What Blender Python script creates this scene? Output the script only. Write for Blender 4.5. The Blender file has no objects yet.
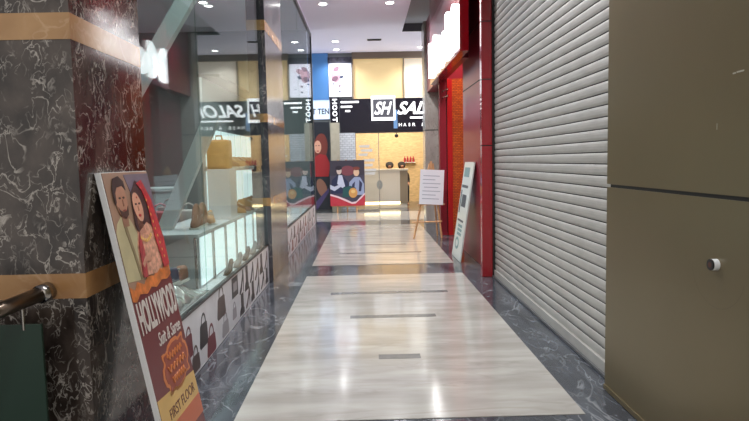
import bpy, bmesh, math, random
from mathutils import Vector, Matrix
random.seed(7)
S = bpy.context.scene
COL = S.collection

# ------------------------------------------------------------------ materials
def srgb(r, g, b):
    f = lambda c: (c/255/12.92) if c/255 <= .04045 else ((c/255+.055)/1.055)**2.4
    return (f(r), f(g), f(b), 1)
_m = {}
def mat(name, col, rough=.5, metal=0, emis=None, es=0, spec=.5, noise=0, nscale=8, coat=0, stretch=(1,1,1)):
    if name in _m: return _m[name]
    m = bpy.data.materials.new(name); m.use_nodes = True
    nt = m.node_tree; b = nt.nodes['Principled BSDF']
    b.inputs['Base Color'].default_value = col
    b.inputs['Roughness'].default_value = rough
    b.inputs['Metallic'].default_value = metal
    b.inputs['Specular IOR Level'].default_value = spec
    b.inputs['Coat Weight'].default_value = coat
    if emis:
        b.inputs['Emission Color'].default_value = emis
        b.inputs['Emission Strength'].default_value = es
    if noise:
        tc = nt.nodes.new('ShaderNodeTexCoord'); mp = nt.nodes.new('ShaderNodeMapping')
        mp.inputs['Scale'].default_value = stretch
        n = nt.nodes.new('ShaderNodeTexNoise'); n.inputs['Scale'].default_value = nscale; n.inputs['Detail'].default_value = 5
        r = nt.nodes.new('ShaderNodeValToRGB')
        c = col
        r.color_ramp.elements[0].color = tuple(max(0, v*(1-noise)) for v in c[:3])+(1,)
        r.color_ramp.elements[1].color = tuple(min(1, v*(1+noise)) for v in c[:3])+(1,)
        r.color_ramp.elements[0].position = .3; r.color_ramp.elements[1].position = .7
        L = nt.links
        L.new(tc.outputs['Object'], mp.inputs['Vector']); L.new(mp.outputs['Vector'], n.inputs['Vector'])
        L.new(n.outputs['Fac'], r.inputs['Fac']); L.new(r.outputs['Color'], b.inputs['Base Color'])
    _m[name] = m
    return m

def marble(name, base, base2, vein, scale=1.5, width=.025, rough=.15, amount=.55, stretch=(1,1,1), bscale=3, coat=0, spec=.5):
    if name in _m: return _m[name]
    m = bpy.data.materials.new(name); m.use_nodes = True
    nt = m.node_tree; b = nt.nodes['Principled BSDF']; L = nt.links; N = nt.nodes
    b.inputs['Roughness'].default_value = rough; b.inputs['Coat Weight'].default_value = coat
    b.inputs['Specular IOR Level'].default_value = spec
    tc = N.new('ShaderNodeTexCoord'); mp = N.new('ShaderNodeMapping'); mp.inputs['Scale'].default_value = stretch
    L.new(tc.outputs['Object'], mp.inputs['Vector'])
    def noise(s, d, dist=0):
        n = N.new('ShaderNodeTexNoise'); n.inputs['Scale'].default_value = s; n.inputs['Detail'].default_value = d
        n.inputs['Distortion'].default_value = dist; L.new(mp.outputs['Vector'], n.inputs['Vector']); return n
    def math_(op, a, v):
        q = N.new('ShaderNodeMath'); q.operation = op; L.new(a, q.inputs[0])
        if isinstance(v, (int, float)): q.inputs[1].default_value = v
        else: L.new(v, q.inputs[1])
        return q.outputs[0]
    def ridge(n, w):
        a = math_('SUBTRACT', n.outputs['Fac'], .5); a = math_('ABSOLUTE', a, 0); a = math_('DIVIDE', a, w)
        q = N.new('ShaderNodeMath'); q.operation = 'SUBTRACT'; q.use_clamp = True; q.inputs[0].default_value = 1; L.new(a, q.inputs[1])
        return q.outputs[0]
    r1 = ridge(noise(scale, 4, 1.2), width)
    r2 = ridge(noise(scale*2.7, 4, .8), width*1.3)
    mask = N.new('ShaderNodeValToRGB'); mask.color_ramp.elements[0].position = .46; mask.color_ramp.elements[1].position = .62
    L.new(noise(scale*1.3, 2).outputs['Fac'], mask.inputs['Fac'])
    r2 = math_('MULTIPLY', r2, mask.outputs['Color'])
    mask2 = N.new('ShaderNodeValToRGB'); mask2.color_ramp.elements[0].position = .42; mask2.color_ramp.elements[1].position = .6
    L.new(noise(scale*.9, 3).outputs['Fac'], mask2.inputs['Fac'])
    r1 = math_('MULTIPLY', r1, mask2.outputs['Color'])
    v = math_('MAXIMUM', r1, r2); v = math_('MULTIPLY', v, amount)
    br = N.new('ShaderNodeValToRGB'); br.color_ramp.elements[0].color = base; br.color_ramp.elements[1].color = base2
    br.color_ramp.elements[0].position = .35; br.color_ramp.elements[1].position = .68
    L.new(noise(bscale, 6).outputs['Fac'], br.inputs['Fac'])
    mx = N.new('ShaderNodeMix'); mx.data_type = 'RGBA'; L.new(v, mx.inputs[0]); L.new(br.outputs['Color'], mx.inputs[6]); mx.inputs[7].default_value = vein
    L.new(mx.outputs[2], b.inputs['Base Color'])
    _m[name] = m
    return m

def glass(name, tint=(.86,.92,.9,1), r0=.05, gain=1.0):
    if name in _m: return _m[name]
    m = bpy.data.materials.new(name); m.use_nodes = True
    nt = m.node_tree; N = nt.nodes; L = nt.links; N.clear()
    out = N.new('ShaderNodeOutputMaterial'); mix = N.new('ShaderNodeMixShader')
    tr = N.new('ShaderNodeBsdfTransparent'); tr.inputs['Color'].default_value = tint
    gl = N.new('ShaderNodeBsdfGlossy'); gl.inputs['Roughness'].default_value = .015; gl.inputs['Color'].default_value = (.95,.97,1,1)
    g = N.new('ShaderNodeNewGeometry'); d = N.new('ShaderNodeVectorMath'); d.operation = 'DOT_PRODUCT'
    L.new(g.outputs['Normal'], d.inputs[0]); L.new(g.outputs['Incoming'], d.inputs[1])
    def mm(op, a, bv=None, first=None):
        q = N.new('ShaderNodeMath'); q.operation = op; q.use_clamp = op in ('ADD',)
        if first is not None: q.inputs[0].default_value = first; L.new(a, q.inputs[1])
        else:
            L.new(a, q.inputs[0])
            if bv is not None: q.inputs[1].default_value = bv
        return q.outputs[0]
    c = mm('ABSOLUTE', d.outputs['Value']); c = mm('SUBTRACT', c, first=1.0); c = mm('POWER', c, 5.0)
    c = mm('MULTIPLY', c, (1-r0)*gain); c = mm('ADD', c, r0)
    L.new(c, mix.inputs[0]); L.new(tr.outputs[0], mix.inputs[1]); L.new(gl.outputs[0], mix.inputs[2])
    L.new(mix.outputs[0], out.inputs['Surface'])
    _m[name] = m
    return m

def brick(name, c1, c2, mortar, scale, rough=.6, bw=.5, rh=.25, ms=.02, rot=(math.pi/2,0,0)):
    if name in _m: return _m[name]
    m = bpy.data.materials.new(name); m.use_nodes = True
    nt = m.node_tree; N = nt.nodes; L = nt.links; b = N['Principled BSDF']; b.inputs['Roughness'].default_value = rough
    tc = N.new('ShaderNodeTexCoord'); mp = N.new('ShaderNodeMapping'); mp.inputs['Rotation'].default_value = rot
    t = N.new('ShaderNodeTexBrick'); t.inputs['Color1'].default_value = c1; t.inputs['Color2'].default_value = c2
    t.inputs['Mortar'].default_value = mortar; t.inputs['Scale'].default_value = scale
    t.inputs['Brick Width'].default_value = bw; t.inputs['Row Height'].default_value = rh; t.inputs['Mortar Size'].default_value = ms
    L.new(tc.outputs['Object'], mp.inputs['Vector']); L.new(mp.outputs['Vector'], t.inputs['Vector'])
    L.new(t.outputs['Color'], b.inputs['Base Color'])
    _m[name] = m
    return m

# ------------------------------------------------------------------ mesh helpers
def tag(o, label=None, cat=None, group=None, kind=None):
    if label: o['label'] = label
    if cat: o['category'] = cat
    if group: o['group'] = group
    if kind: o['kind'] = kind
    return o
def obj(name, bm, m, parent=None, smooth=False, mats=None):
    me = bpy.data.meshes.new(name)
    bmesh.ops.recalc_face_normals(bm, faces=bm.faces[:])
    bm.to_mesh(me); bm.free()
    for q in (mats or [m]): me.materials.append(q)
    if smooth:
        for p in me.polygons: p.use_smooth = True
    o = bpy.data.objects.new(name, me); COL.objects.link(o)
    if parent: o.parent = parent
    return o
def empty(name, loc=(0,0,0), rz=0, mtx=None):
    o = bpy.data.objects.new(name, None); COL.objects.link(o)
    o.empty_display_size = .1
    if mtx is not None: o.matrix_world = mtx
    else: o.location = loc; o.rotation_euler = (0,0,rz)
    return o
def B(*boxes, bm=None, bev=0):
    """boxes: (x0,x1,y0,y1,z0,z1)"""
    bm = bm or bmesh.new()
    for x0,x1,y0,y1,z0,z1 in boxes:
        g = bmesh.ops.create_cube(bm, size=1)
        for v in g['verts']:
            v.co = Vector(((x0+x1)/2+v.co.x*(x1-x0), (y0+y1)/2+v.co.y*(y1-y0), (z0+z1)/2+v.co.z*(z1-z0)))
        if bev:
            es = list({e for v in g['verts'] for e in v.link_edges})
            bmesh.ops.bevel(bm, geom=es, offset=bev, segments=2, affect='EDGES', profile=.7)
    return bm
def tube(pts, r, bm=None, n=12, cap=True):
    bm = bm or bmesh.new()
    pts = [Vector(p) for p in pts]; rings = []
    for i, p in enumerate(pts):
        t = (pts[min(i+1, len(pts)-1)]-pts[max(i-1, 0)]).normalized()
        a = Vector((0,0,1)) if abs(t.z) < .9 else Vector((1,0,0))
        u = t.cross(a).normalized(); w = t.cross(u)
        rr = r[i] if isinstance(r, (list, tuple)) else r
        rings.append([bm.verts.new(p+u*rr*math.cos(2*math.pi*k/n)+w*rr*math.sin(2*math.pi*k/n)) for k in range(n)])
    for a, b in zip(rings, rings[1:]):
        for k in range(n): bm.faces.new((a[k], a[(k+1)%n], b[(k+1)%n], b[k]))
    if cap:
        bm.faces.new(rings[0]); bm.faces.new(rings[-1][::-1])
    return bm
def lathe(prof, bm=None, n=24, c=(0,0,0)):
    bm = bm or bmesh.new(); rings = []
    for r, z in prof:
        rings.append([bm.verts.new((c[0]+max(r,1e-4)*math.cos(2*math.pi*k/n), c[1]+max(r,1e-4)*math.sin(2*math.pi*k/n), c[2]+z)) for k in range(n)])
    for a, b in zip(rings, rings[1:]):
        for k in range(n): bm.faces.new((a[k], a[(k+1)%n], b[(k+1)%n], b[k]))
    bm.faces.new(rings[0]); bm.faces.new(rings[-1])
    return bm
def poly(pts, z=0, t=.002, bm=None):
    """flat outline in local XY with a little thickness"""
    bm = bm or bmesh.new()
    a = [bm.verts.new((x, y, z)) for x, y in pts]; b = [bm.verts.new((x, y, z+t)) for x, y in pts]
    n = len(pts)
    bm.faces.new(a[::-1]); bm.faces.new(b)
    for k in range(n): bm.faces.new((a[k], a[(k+1)%n], b[(k+1)%n], b[k]))
    return bm
def ell(cx, cy, rx, ry, n=20, a0=0, rot=0):
    o = []
    for k in range(n):
        t = a0+2*math.pi*k/n; x = rx*math.cos(t); y = ry*math.sin(t)
        o.append((cx+x*math.cos(rot)-y*math.sin(rot), cy+x*math.sin(rot)+y*math.cos(rot)))
    return o
def face_mtx(origin, xdir, ydir):
    x = Vector(xdir).normalized(); y = Vector(ydir); y = (y-x*y.dot(x)).normalized(); z = x.cross(y)
    m = Matrix((x, y, z)).transposed().to_4x4(); m.translation = Vector(origin); return m
def text(name, s, x, y, z, w=None, h=.1, m=None, parent=None, ext=.002, bold=0, shear=0, align='CENTER', rot=0, sp=1.0):
    cu = bpy.data.curves.new(name, 'FONT'); cu.body = s; cu.size = 1; cu.extrude = .001
    cu.offset = bold; cu.shear = shear; cu.align_x = 'CENTER'; cu.align_y = 'CENTER'; cu.space_character = sp
    o = bpy.data.objects.new('tmp', cu); COL.objects.link(o)
    dg = bpy.context.evaluated_depsgraph_get()
    me = bpy.data.meshes.new_from_object(o.evaluated_get(dg))
    bpy.data.objects.remove(o)
    xs = [v.co.x for v in me.vertices]; ys = [v.co.y for v in me.vertices]
    W = max(xs)-min(xs); H = max(ys)-min(ys); sy = h/H; sx = (w/W) if w else sy
    cx = (max(xs)+min(xs))/2; cy = (max(ys)+min(ys))/2
    for v in me.vertices:
        px = (v.co.x-cx)*sx; py = (v.co.y-cy)*sy
        v.co = Vector((x+px*math.cos(rot)-py*math.sin(rot), y+px*math.sin(rot)+py*math.cos(rot), z+(ext if v.co.z > 0 else 0)))
    me.materials.clear(); me.materials.append(m)
    o = bpy.data.objects.new(name, me); COL.objects.link(o)
    if parent: o.parent = parent
    return o
def copy_tree(o, parent=None):
    c = o.copy(); COL.objects.link(c); c.parent = parent
    for ch in [q for q in list(COL.objects) if q.parent == o]: copy_tree(ch, c)
    return c
def struct(name, bm, m, **k):
    return tag(obj(name, bm, m, **k), kind='structure')
def stick(o, a, b, r, m, name='leg', n=10):
    return obj(name, tube([a, b], r, n=n), m, o, smooth=False)

# ------------------------------------------------------------------ shared materials
M_floor = marble('beige_marble', srgb(156,151,144), srgb(182,178,171), srgb(136,128,120), scale=1.2, width=.04, rough=.12, amount=.35, stretch=(.55,2.2,1), bscale=2.5, spec=.45)
M_dark  = marble('grey_marble', srgb(50,53,59), srgb(80,84,91), srgb(176,180,184), scale=2.0, width=.018, rough=.13, amount=.42, stretch=(1.5,.7,1), bscale=3, spec=.6)
M_strip = mat('inlay_grey', srgb(98,98,96), .25, noise=.2, nscale=12)
M_pill  = marble('brown_marble', srgb(38,31,28), srgb(84,74,67), srgb(220,212,200), scale=8.5, width=.022, rough=.1, amount=.62, stretch=(1,1,.7), bscale=9, spec=.5)
M_band  = marble('tan_marble', srgb(150,108,66), srgb(186,146,98), srgb(212,180,140), scale=2.5, width=.03, rough=.12, amount=.4, bscale=3)
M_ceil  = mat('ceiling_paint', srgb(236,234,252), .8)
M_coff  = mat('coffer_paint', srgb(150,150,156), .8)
M_gold  = mat('olive_panel', srgb(110,98,72), .32, .35, noise=.06, nscale=1.2)
M_groove= mat('dark_joint', srgb(22,20,18), .7)
M_shut  = mat('shutter_steel', srgb(176,173,168), .42, .25, noise=.08, nscale=5, stretch=(1,1,3))
M_steel = mat('brushed_steel', srgb(176,172,166), .22, 1)
M_black = mat('black_frame', srgb(24,25,28), .35)
M_red   = mat('red_panel', srgb(150,20,32), .16, coat=.6)
M_redd  = mat('deep_red_panel', srgb(132,26,44), .34, coat=.1)
M_redb  = mat('bright_red', srgb(176,22,28), .3)
M_wood  = mat('pale_wood', srgb(196,152,108), .5, noise=.15, nscale=6, stretch=(6,6,1))
M_white = mat('white_board', srgb(226,228,228), .35)
M_wall  = mat('grey_wall', srgb(120,124,124), .7)
M_teal  = mat('shop_wall', srgb(116,126,126), .6)
M_glow  = mat('lamp_glow', (1,1,1,1), .5, emis=(1,.98,.96,1), es=14)
M_letter= mat('lit_letter', (1,1,1,1), .4, emis=(1,1,1,1), es=4)
M_let2 = mat('salon_letter', (.8,.8,.8,1), .4, emis=(1,1,1,1), es=1.5)
M_sheet = mat('white_sheet', srgb(224,224,228), .5)
M_glass = glass('shop_glass', r0=.035, gain=.42)
M_skin  = mat('skin', srgb(176,124,96), .5)
M_hair  = mat('dark_hair', srgb(30,20,17), .8)

# ------------------------------------------------------------------ the setting
XL, XR = -1.2, 1.47
struct('floor', B((-9,6,-4,24,-.12,-.004)), M_dark)
for i, (y0, y1, x0, x1) in enumerate([(-1.4,2.92,-.775,1.215), (3.21,7.44,-.775,1.215), (8.2,13.35,-.775,1.215), (14.35,16.75,-6,6)]):
    f = struct('floor_inlay_panel', B((x0,x1,y0,y1,-.05,0)), M_floor)
    f.name = 'floor_%d' % (i+2)
for x0, x1, yc, w in [(-.41,.88,6.41,.10), (-.17,.63,5.41,.10), (.07,.38,4.27,.10), (-.44,.86,9.24,.09), (-.13,.67,10.15,.09)]:
    f = struct('trim_1', B((x0,x1,yc-w/2,yc+w/2,-.02,.0015)), M_strip)
for k, f in enumerate([o for o in COL.objects if o.name.startswith('trim_1')]): f.name = 'trim_%d' % (k+1)

# ceiling with a raised recess along its right side
H = 4.5
bm = B((-9,.95,-4,24,H,H+.15), (.95,6,14.35,24,H,H+.15), (2.6,6,-4,14.35,H,H+.15))
c = struct('ceiling', bm, M_ceil)
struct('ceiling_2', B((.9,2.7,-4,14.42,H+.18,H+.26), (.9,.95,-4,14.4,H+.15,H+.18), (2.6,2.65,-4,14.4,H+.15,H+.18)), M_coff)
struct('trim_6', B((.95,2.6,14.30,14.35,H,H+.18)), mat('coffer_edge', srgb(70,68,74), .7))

# right wall: olive panel, shutter bay, red shop
gw = struct('wall_right', B((XR,1.9,-4,3.57,0,1.262), (XR,1.9,-4,3.57,1.28,H), (XR+.012,1.89,-4,3.52,1.262,1.28)), M_gold)
gj = obj('groove', B((XR+.004,XR+.013,-4,3.526,1.262,1.28)), M_groove, gw)
struct('trim_7', B((XR-.008,XR,-4,3.57,0,.03)), M_gold)
struct('wall_right_2', B((1.68,1.9,3.57,7.15,0,H)), M_wall)
struct('wall_right_3', B((1.55,2.0,7.25,9.3,0,H)), M_redd)
# joints in the red wall
struct('trim_8', B((1.546,1.551,7.26,9.3,3.235,3.25), (1.546,1.551,7.26,9.3,2.485,2.5)), M_groove)
struct('wall_right_4', B((2.15,2.3,9.3,11.2,0,H)), M_redb)
struct('wall_right_5', B((1.42,2.15,11.2,13.3,2.95,H), (1.66,2.3,11.26,13.3,0,2.95)), M_redd)

# back: salon facade and beyond
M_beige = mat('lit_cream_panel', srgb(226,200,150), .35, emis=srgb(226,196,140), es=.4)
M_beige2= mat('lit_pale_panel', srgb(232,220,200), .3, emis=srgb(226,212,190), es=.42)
struct('wall_back', B((-9,-.99,17.02,17.3,0,H), (-.99,6,17.02,17.3,4.36,H), (2.62,6,17.02,17.3,0,4.36), (-.99,-.27,17.02,17.3,0,4.36)), M_wall)
struct('wall_back_2', B((-.27,2.62,17.1,17.3,3.2,4.36), (-.27,2.62,17.08,17.3,2.25,3.2)), M_wall)
struct('trim_9', B((-.31,2.62,16.9,17.02,4.33,4.5)), mat('bronze_frame', srgb(120,106,92), .4, .3))
M_salon = mat('salon_wall', srgb(216,188,142), .6, noise=.18, nscale=9, stretch=(1,1,4))
struct('wall_salon', B((-1.6,3.2,20.6,20.75,0,3.3)), M_salon)
bpy.data.objects['wall_salon'].name = 'wall_back_3'
struct('wall_left_2', B((-1.65,-1.55,17.3,20.6,0,3.3)), M_salon)
struct('wall_right_6', B((3.15,3.25,17.3,20.6,0,3.3)), M_salon)
struct('ceiling_3', B((-1.6,3.2,17.3,20.6,3.3,3.4)), M_ceil)
struct('wall_left_3', B((-9,-8.9,-4,17,0,H)), M_wall)
struct('wall_right_7', B((5.9,6,13.3,17,0,H)), M_wall)

# shoe shop shell (left)
struct('wall_left_4', B((-6.0,-5.9,2.97,14.1,0,H)), M_teal)
struct('wall_left_5', B((-5.9,-1.3,13.98,14.08,0,H)), M_teal)
struct('wall_left', B((-5.9,-2.28,2.97,3.07,0,H), (-2.6,-2.3,2.4,2.97,0,H)), M_teal)
struct('floor_6', B((-5.9,-1.78,3.07,13.98,-.003,.012)), mat('shop_floor', srgb(96,76,58), .3, noise=.15, nscale=3))

# ------------------------------------------------------------------ near marble pillar
p = empty('marble_pillar', (-1.72,2.65,0)); tag(p, 'massive dark brown veined marble pillar with two tan bands in the left foreground', 'pillar')
px0, px1, py0, py1 = -.56, .6, -.32, .39
obj('shaft', B((px0,px1,py0,py1,0,.93), (px0,px1,py0,py1,1.03,1.94), (px0,px1,py0,py1,2.04,H)), M_pill, p)
for z in (.93, 1.94):
    b = obj('band', B((px0,px1+.002,py0-.003,py1,z,z+.1)), M_band, p); b['label'] = 'tan marble band'
# handrail with green glass at pillar
h = empty('handrail', (-1.25,2.3,.962)); tag(h, 'stainless steel handrail pipe fixed to the front of the near marble pillar', 'handrail')
obj('pipe', tube([(-.02,.02,0), (-.16,-.45,-.05)], .029, n=20), mat('pipe_steel', srgb(140,124,110), .28, 1), h, smooth=True)
obj('flange', tube([(-.016,.028,.002), (-.028,-.02,-.004)], .036, n=20), M_steel, h, smooth=True)
obj('bracket', tube([(-.05,-.1,-.03), (-.05,-.1,-.12)], .006, n=8), M_steel, h)
g = tag(obj('balustrade_glass', B((-1.72,-1.235,2.2,2.212,0,.862)), mat('green_glass', srgb(34,58,46), .1, spec=.6)), 'dark green balustrade glass panel below the steel handrail', 'glass panel')
t = tag(obj('wooden_post', B((-1.6,-1.352,2.27,2.325,0,1.9), bev=.004), mat('dark_wood', srgb(84,58,48), .4)), 'narrow brown post against the outer left side of the near pillar', 'post')
bpy.data.objects.remove(t)

# ------------------------------------------------------------------ shop window of the shoe shop
M_plinth = marble('white_laminate', srgb(204,204,208), srgb(222,222,226), srgb(170,160,160), scale=1, rough=.3, amount=.2)
def window(n, y0, y1, seams):
    w = empty('window_%d' % n, (XL, y0, 0)); w['kind'] = 'structure'
    ys = [y0]+seams+[y1]
    for a, b in zip(ys, ys[1:]):
        obj('glass_pane', B((-.012,0,a-y0+.004,b-y0-.004,.47,4.34)), M_glass, w)
    obj('window_frame', B((-.03,.012,0,y1-y0,4.34,4.42), (-.03,.006,0,y1-y0,.45,.47)), M_black, w)
    return w
window(1, 3.05, 7.14, [4.38])
window(2, 8.62, 13.93, [11.2])
struct('trim_10', B((-1.27,-1.185,13.93,14.03,0,4.42)), mat('dark_post', srgb(60,64,66), .3, .4))
struct('wall_left_6', B((-1.26,-1.2,3.05,14.0,4.42,H)), M_ceil)

def plinth(y0, y1, label):
    b = tag(obj('window_plinth', B((-1.78,XL,y0,y1,0,.45)), M_plinth), label, 'plinth')
    return b
pl1 = plinth(3.05, 7.14, 'white window plinth with dark bag and shoe stickers in front of the marble column')
pl2 = plinth(8.62, 13.93, 'white window plinth with brown shoe stickers beyond the marble column')
# stickers: drawn in (u along y, v up) on the plinth face
M_st = [mat('sticker_black', srgb(40,38,42), .4), mat('sticker_maroon', srgb(110,36,46), .4), mat('sticker_brown', srgb(78,62,58), .4), mat('sticker_grey', srgb(150,146,150), .4), mat('sticker_rust', srgb(130,74,62), .4)]
def st_mtx(y, z): return face_mtx((XL+.0005, y, z), (0,1,0), (0,0,1))
def bag_sticker(pl, y, z, w, hh, m):
    bm = poly([(-w*.42,-hh*.5),(w*.42,-hh*.5),(w*.5,-hh*.42),(w*.4,hh*.12),(w*.3,hh*.17),(-w*.3,hh*.17),(-w*.4,hh*.12),(-w*.5,-hh*.42)], 0, .0015)
    n = 12; R0, R1 = w*.27, w*.21
    for k in range(n):
        a, b = math.pi*k/n, math.pi*(k+1)/n
        q = [(R1*math.cos(a), hh*.17+R1*1.2*math.sin(a)), (R0*math.cos(a), hh*.17+R0*1.25*math.sin(a)), (R0*math.cos(b), hh*.17+R0*1.25*math.sin(b)), (R1*math.cos(b), hh*.17+R1*1.2*math.sin(b))]
        poly(q, 0, .0015, bm)
    o = obj('bag_sticker', bm, m); o.matrix_world = st_mtx(y, z); o.parent = pl; return o
def heel_sticker(pl, y, z, w, hh, m, up=1):
    pts = [(-.5,-.46),(-.32,-.5),(-.05,-.38),(.18,-.08),(.36,.1),(.4,-.5),(.45,-.5),(.5,.2),(.44,.46),(.3,.5),(.24,.3),(.02,.02),(-.2,-.22),(-.42,-.34)]
    o = obj('shoe_sticker', poly([(x*w, v*hh*up) for x, v in pts], 0, .0015), m); o.matrix_world = st_mtx(y, z); o.parent = pl; return o
def boot_sticker(pl, y, z, w, hh, m):
    pts = [(-.5,-.5),(.42,-.5),(.42,-.3),(.3,-.2),(.28,.5),(-.22,.5),(-.2,-.1),(-.45,-.25)]
    o = obj('shoe_sticker', poly([(x*w, v*hh) for x, v in pts], 0, .0015), m); o.matrix_world = st_mtx(y, z); o.parent = pl; return o
bag_sticker(pl1, 3.4, .17, .2, .24, M_st[0]); bag_sticker(pl1, 3.62, .31, .18, .2, M_st[2])
bag_sticker(pl1, 3.86, .28, .17, .24, M_st[1]); bag_sticker(pl1, 4.0, .11, .2, .18, M_st[2])
bag_sticker(pl1, 4.22, .26, .22, .26, M_st[0]); bag_sticker(pl1, 4.42, .12, .26, .22, M_st[1])
bag_sticker(pl1, 4.76, .33, .28, .26, M_st[2]); bag_sticker(pl1, 4.87, .11, .24, .18, M_st[3])
o = obj('bag_sticker', poly([(-.12,-.09),(.12,-.09),(.12,.09),(-.12,.09)], 0, .0015), M_st[0]); o.matrix_world = st_mtx(5.27,.345); o.parent = pl1
o = obj('bag_sticker', poly([(-.07,-.04),(.07,-.04),(.07,.04),(-.07,.04)], 0, .0018), M_st[3]); o.matrix_world = st_mtx(5.27,.345); o.parent = pl1
bag_sticker(pl1, 5.22, .14, .16, .15, M_st[3])
for k, (y, z, w, hh, t, mi) in enumerate([(5.55,.33,.2,.22,'h',0),(5.55,.12,.22,.2,'b',0),(5.8,.32,.2,.24,'b',0),(5.82,.12,.22,.19,'h',2),(6.05,.33,.2,.2,'h',0),(6.08,.13,.2,.2,'b',0),(6.33,.31,.22,.22,'h',2),(6.36,.12,.2,.18,'h',0),(6.62,.32,.22,.22,'b',0),(6.66,.12,.22,.18,'h',0),(6.92,.31,.2,.2,'h',2),(6.95,.12,.2,.18,'b',0)]):
    (heel_sticker if t == 'h' else boot_sticker)(pl1, y, z, w, hh, M_st[mi])
k = 0
for yy in [8.85+.46*i for i in range(11)]:
    (heel_sticker if k % 2 else boot_sticker)(pl2, yy, .3, .3, .2, M_st[2 if k % 3 else 4])
    (boot_sticker if k % 2 else heel_sticker)(pl2, yy+.16, .12, .28, .17, M_st[4 if k % 3 else 2]); k += 1

# ------------------------------------------------------------------ marble column between the two windows
p = empty('marble_column', (-1.36,7.88,0)); tag(p, 'dark marble column with tan bands between the two shoe shop windows', 'column')
x0, x1, a, b = -.01, .205, -.72, .72
zs = [0,.93,1.03,1.94,2.04,3.02,3.14,H]
obj('shaft', B(*[(x0,x1,a,b,zs[i],zs[i+1]) for i in (0,2,4,6)]), marble('polished_dark_marble', srgb(48,47,52), srgb(92,90,94), srgb(160,152,145), scale=4.5, width=.02, rough=.16, amount=.6, stretch=(1,1,.6), coat=0, spec=.25), p)
for i in (1,3,5):
    q = obj('band', B((x0,x1+.002,a-.003,b,zs[i],zs[i+1])), M_band, p); q['label'] = 'tan marble band'

# ------------------------------------------------------------------ rolling shutter
s = empty('roller_shutter', (1.57,5.34,0)); tag(s, 'closed grey steel rolling shutter between the olive wall and the red shop', 'shutter')
bm = bmesh.new(); pitch = .077; y0, y1 = -1.8, 1.78; prof = []
z = .09
while z < H-.01:
    for dz, dx in ((0,.006),(.004,.001),(.02,-.0035),(.04,-.0045),(.056,-.003),(.068,.001),(.073,.006)):
        prof.append((dx, min(z+dz, H)))
    z += pitch
va = [bm.verts.new((dx, y0, z)) for dx, z in prof]; vb = [bm.verts.new((dx, y1, z)) for dx, z in prof]
vc = [bm.verts.new((dx+.01, y0, z)) for dx, z in prof]; vd = [bm.verts.new((dx+.01, y1, z)) for dx, z in prof]
for i in range(len(prof)-1):
    bm.faces.new((va[i], va[i+1], vb[i+1], vb[i])); bm.faces.new((vc[i], vd[i], vd[i+1], vc[i+1]))
cur = obj('slat_curtain', bm, M_shut, s)
# dark gaps between the slats
gb = bmesh.new(); z = .09
while z < H-.08:
    B((.003,.02,y0,y1,z+.072,z+.078), bm=gb); z += pitch
obj('slat_joints', gb, M_groove, s)
obj('bottom_rail', B((-.018,.018,y0,y1,.02,.092), bev=.004), M_shut, s)
obj('guide_rail', B((-.03,.05,-1.83,-1.8,0,H)), M_shut, s)
obj('guide_rail', B((-.03,.05,1.78,1.81,0,H)), M_groove, s)
struct('trim_11', B((1.535,1.66,3.57,7.15,0,.02)), mat('sill', srgb(104,104,106), .35, .3))

# ------------------------------------------------------------------ red jamb
r = empty('red_pillar', (1.485,7.2,0)); tag(r, 'narrow glossy red pillar where the shutter meets the red shop front', 'pillar')
zz = [0, 1.6, 1.612, 2.39, 2.402, 3.07, 3.082, H]
obj('cladding', B(*[(-.07,.085,-.05,.05,zz[i],zz[i+1]) for i in (0,2,4,6)]), M_red, r)
obj('joint', B(*[(-.064,.08,-.045,.045,zz[i],zz[i+1]) for i in (1,3,5)]), M_groove, r)

# far alcove side of the red shop
d = empty('red_door_frame', (1.54,11.2,0)); tag(d, 'bright red door frame upright behind the white easel board', 'door frame')
obj('upright', B((-.12,.01,0,.05,0,2.95), bev=.004), M_redd, d)
obj('upright', B((.025,.12,-.02,.05,0,2.95), bev=.004), M_redb, d)
obj('joint', B((.008,.026,.02,.05,0,2.95)), M_groove, d)
for z in (2.72, 2.6):
    obj('handle', tube([(-.06,-.0,z-.01), (-.06,-.05,z), (.04,-.05,z+.04), (.04,-.0,z+.04)], .012, n=8), M_steel, d)
M_orb = brick('orange_mosaic', srgb(206,104,38), srgb(178,78,30), srgb(110,52,34), 8, rough=.3, ms=.03)
struct('wall_right_8', B((1.66,2.15,11.2,11.26,0,2.95)), M_orb)
# grey marble column beyond
q = empty('grey_column', (1.5,13.55,0)); tag(q, 'pale grey marble column at the far right corner of the corridor', 'column')
obj('shaft', B((-.14,.16,-.25,.25,0,2.1), (-.14,.16,-.25,.25,2.12,H)), marble('pale_grey_marble', srgb(150,146,138), srgb(182,178,170), srgb(84,80,78), scale=3, width=.02, rough=.2, amount=.5, stretch=(1,1,.6)), q)
obj('joint', B((-.13,.15,-.24,.24,2.1,2.12)), M_groove, q)

# ------------------------------------------------------------------ big lit sign box on the red shop
sg = empty('illuminated_sign', (1.28,7.9,2.87)); tag(sg, 'red sign box with glowing white letters over the red shop', 'sign')
obj('sign_box', B((0,.12,0,3.5,0,1.6), bev=.006), M_red, sg)
obj('sign_backing', B((.12,.27,.9,3.3,.06,1.6)), M_redd, sg)
fm = face_mtx((-.002, 3.38, .07), (0,-1,0), (0,0,1))
L_ = text('letters', 'Mochi', 1.62, .33, 0, w=3.14, h=.62, m=M_letter, parent=None, ext=.05, bold=.035)
L_.parent = sg; L_.matrix_local = fm; L_['label'] = 'glowing white letters'

# ------------------------------------------------------------------ facade of the salon (y = 17)
FM = lambda x, z, y=17.0: face_mtx((x, y, z), (1,0,0), (0,0,1))
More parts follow.
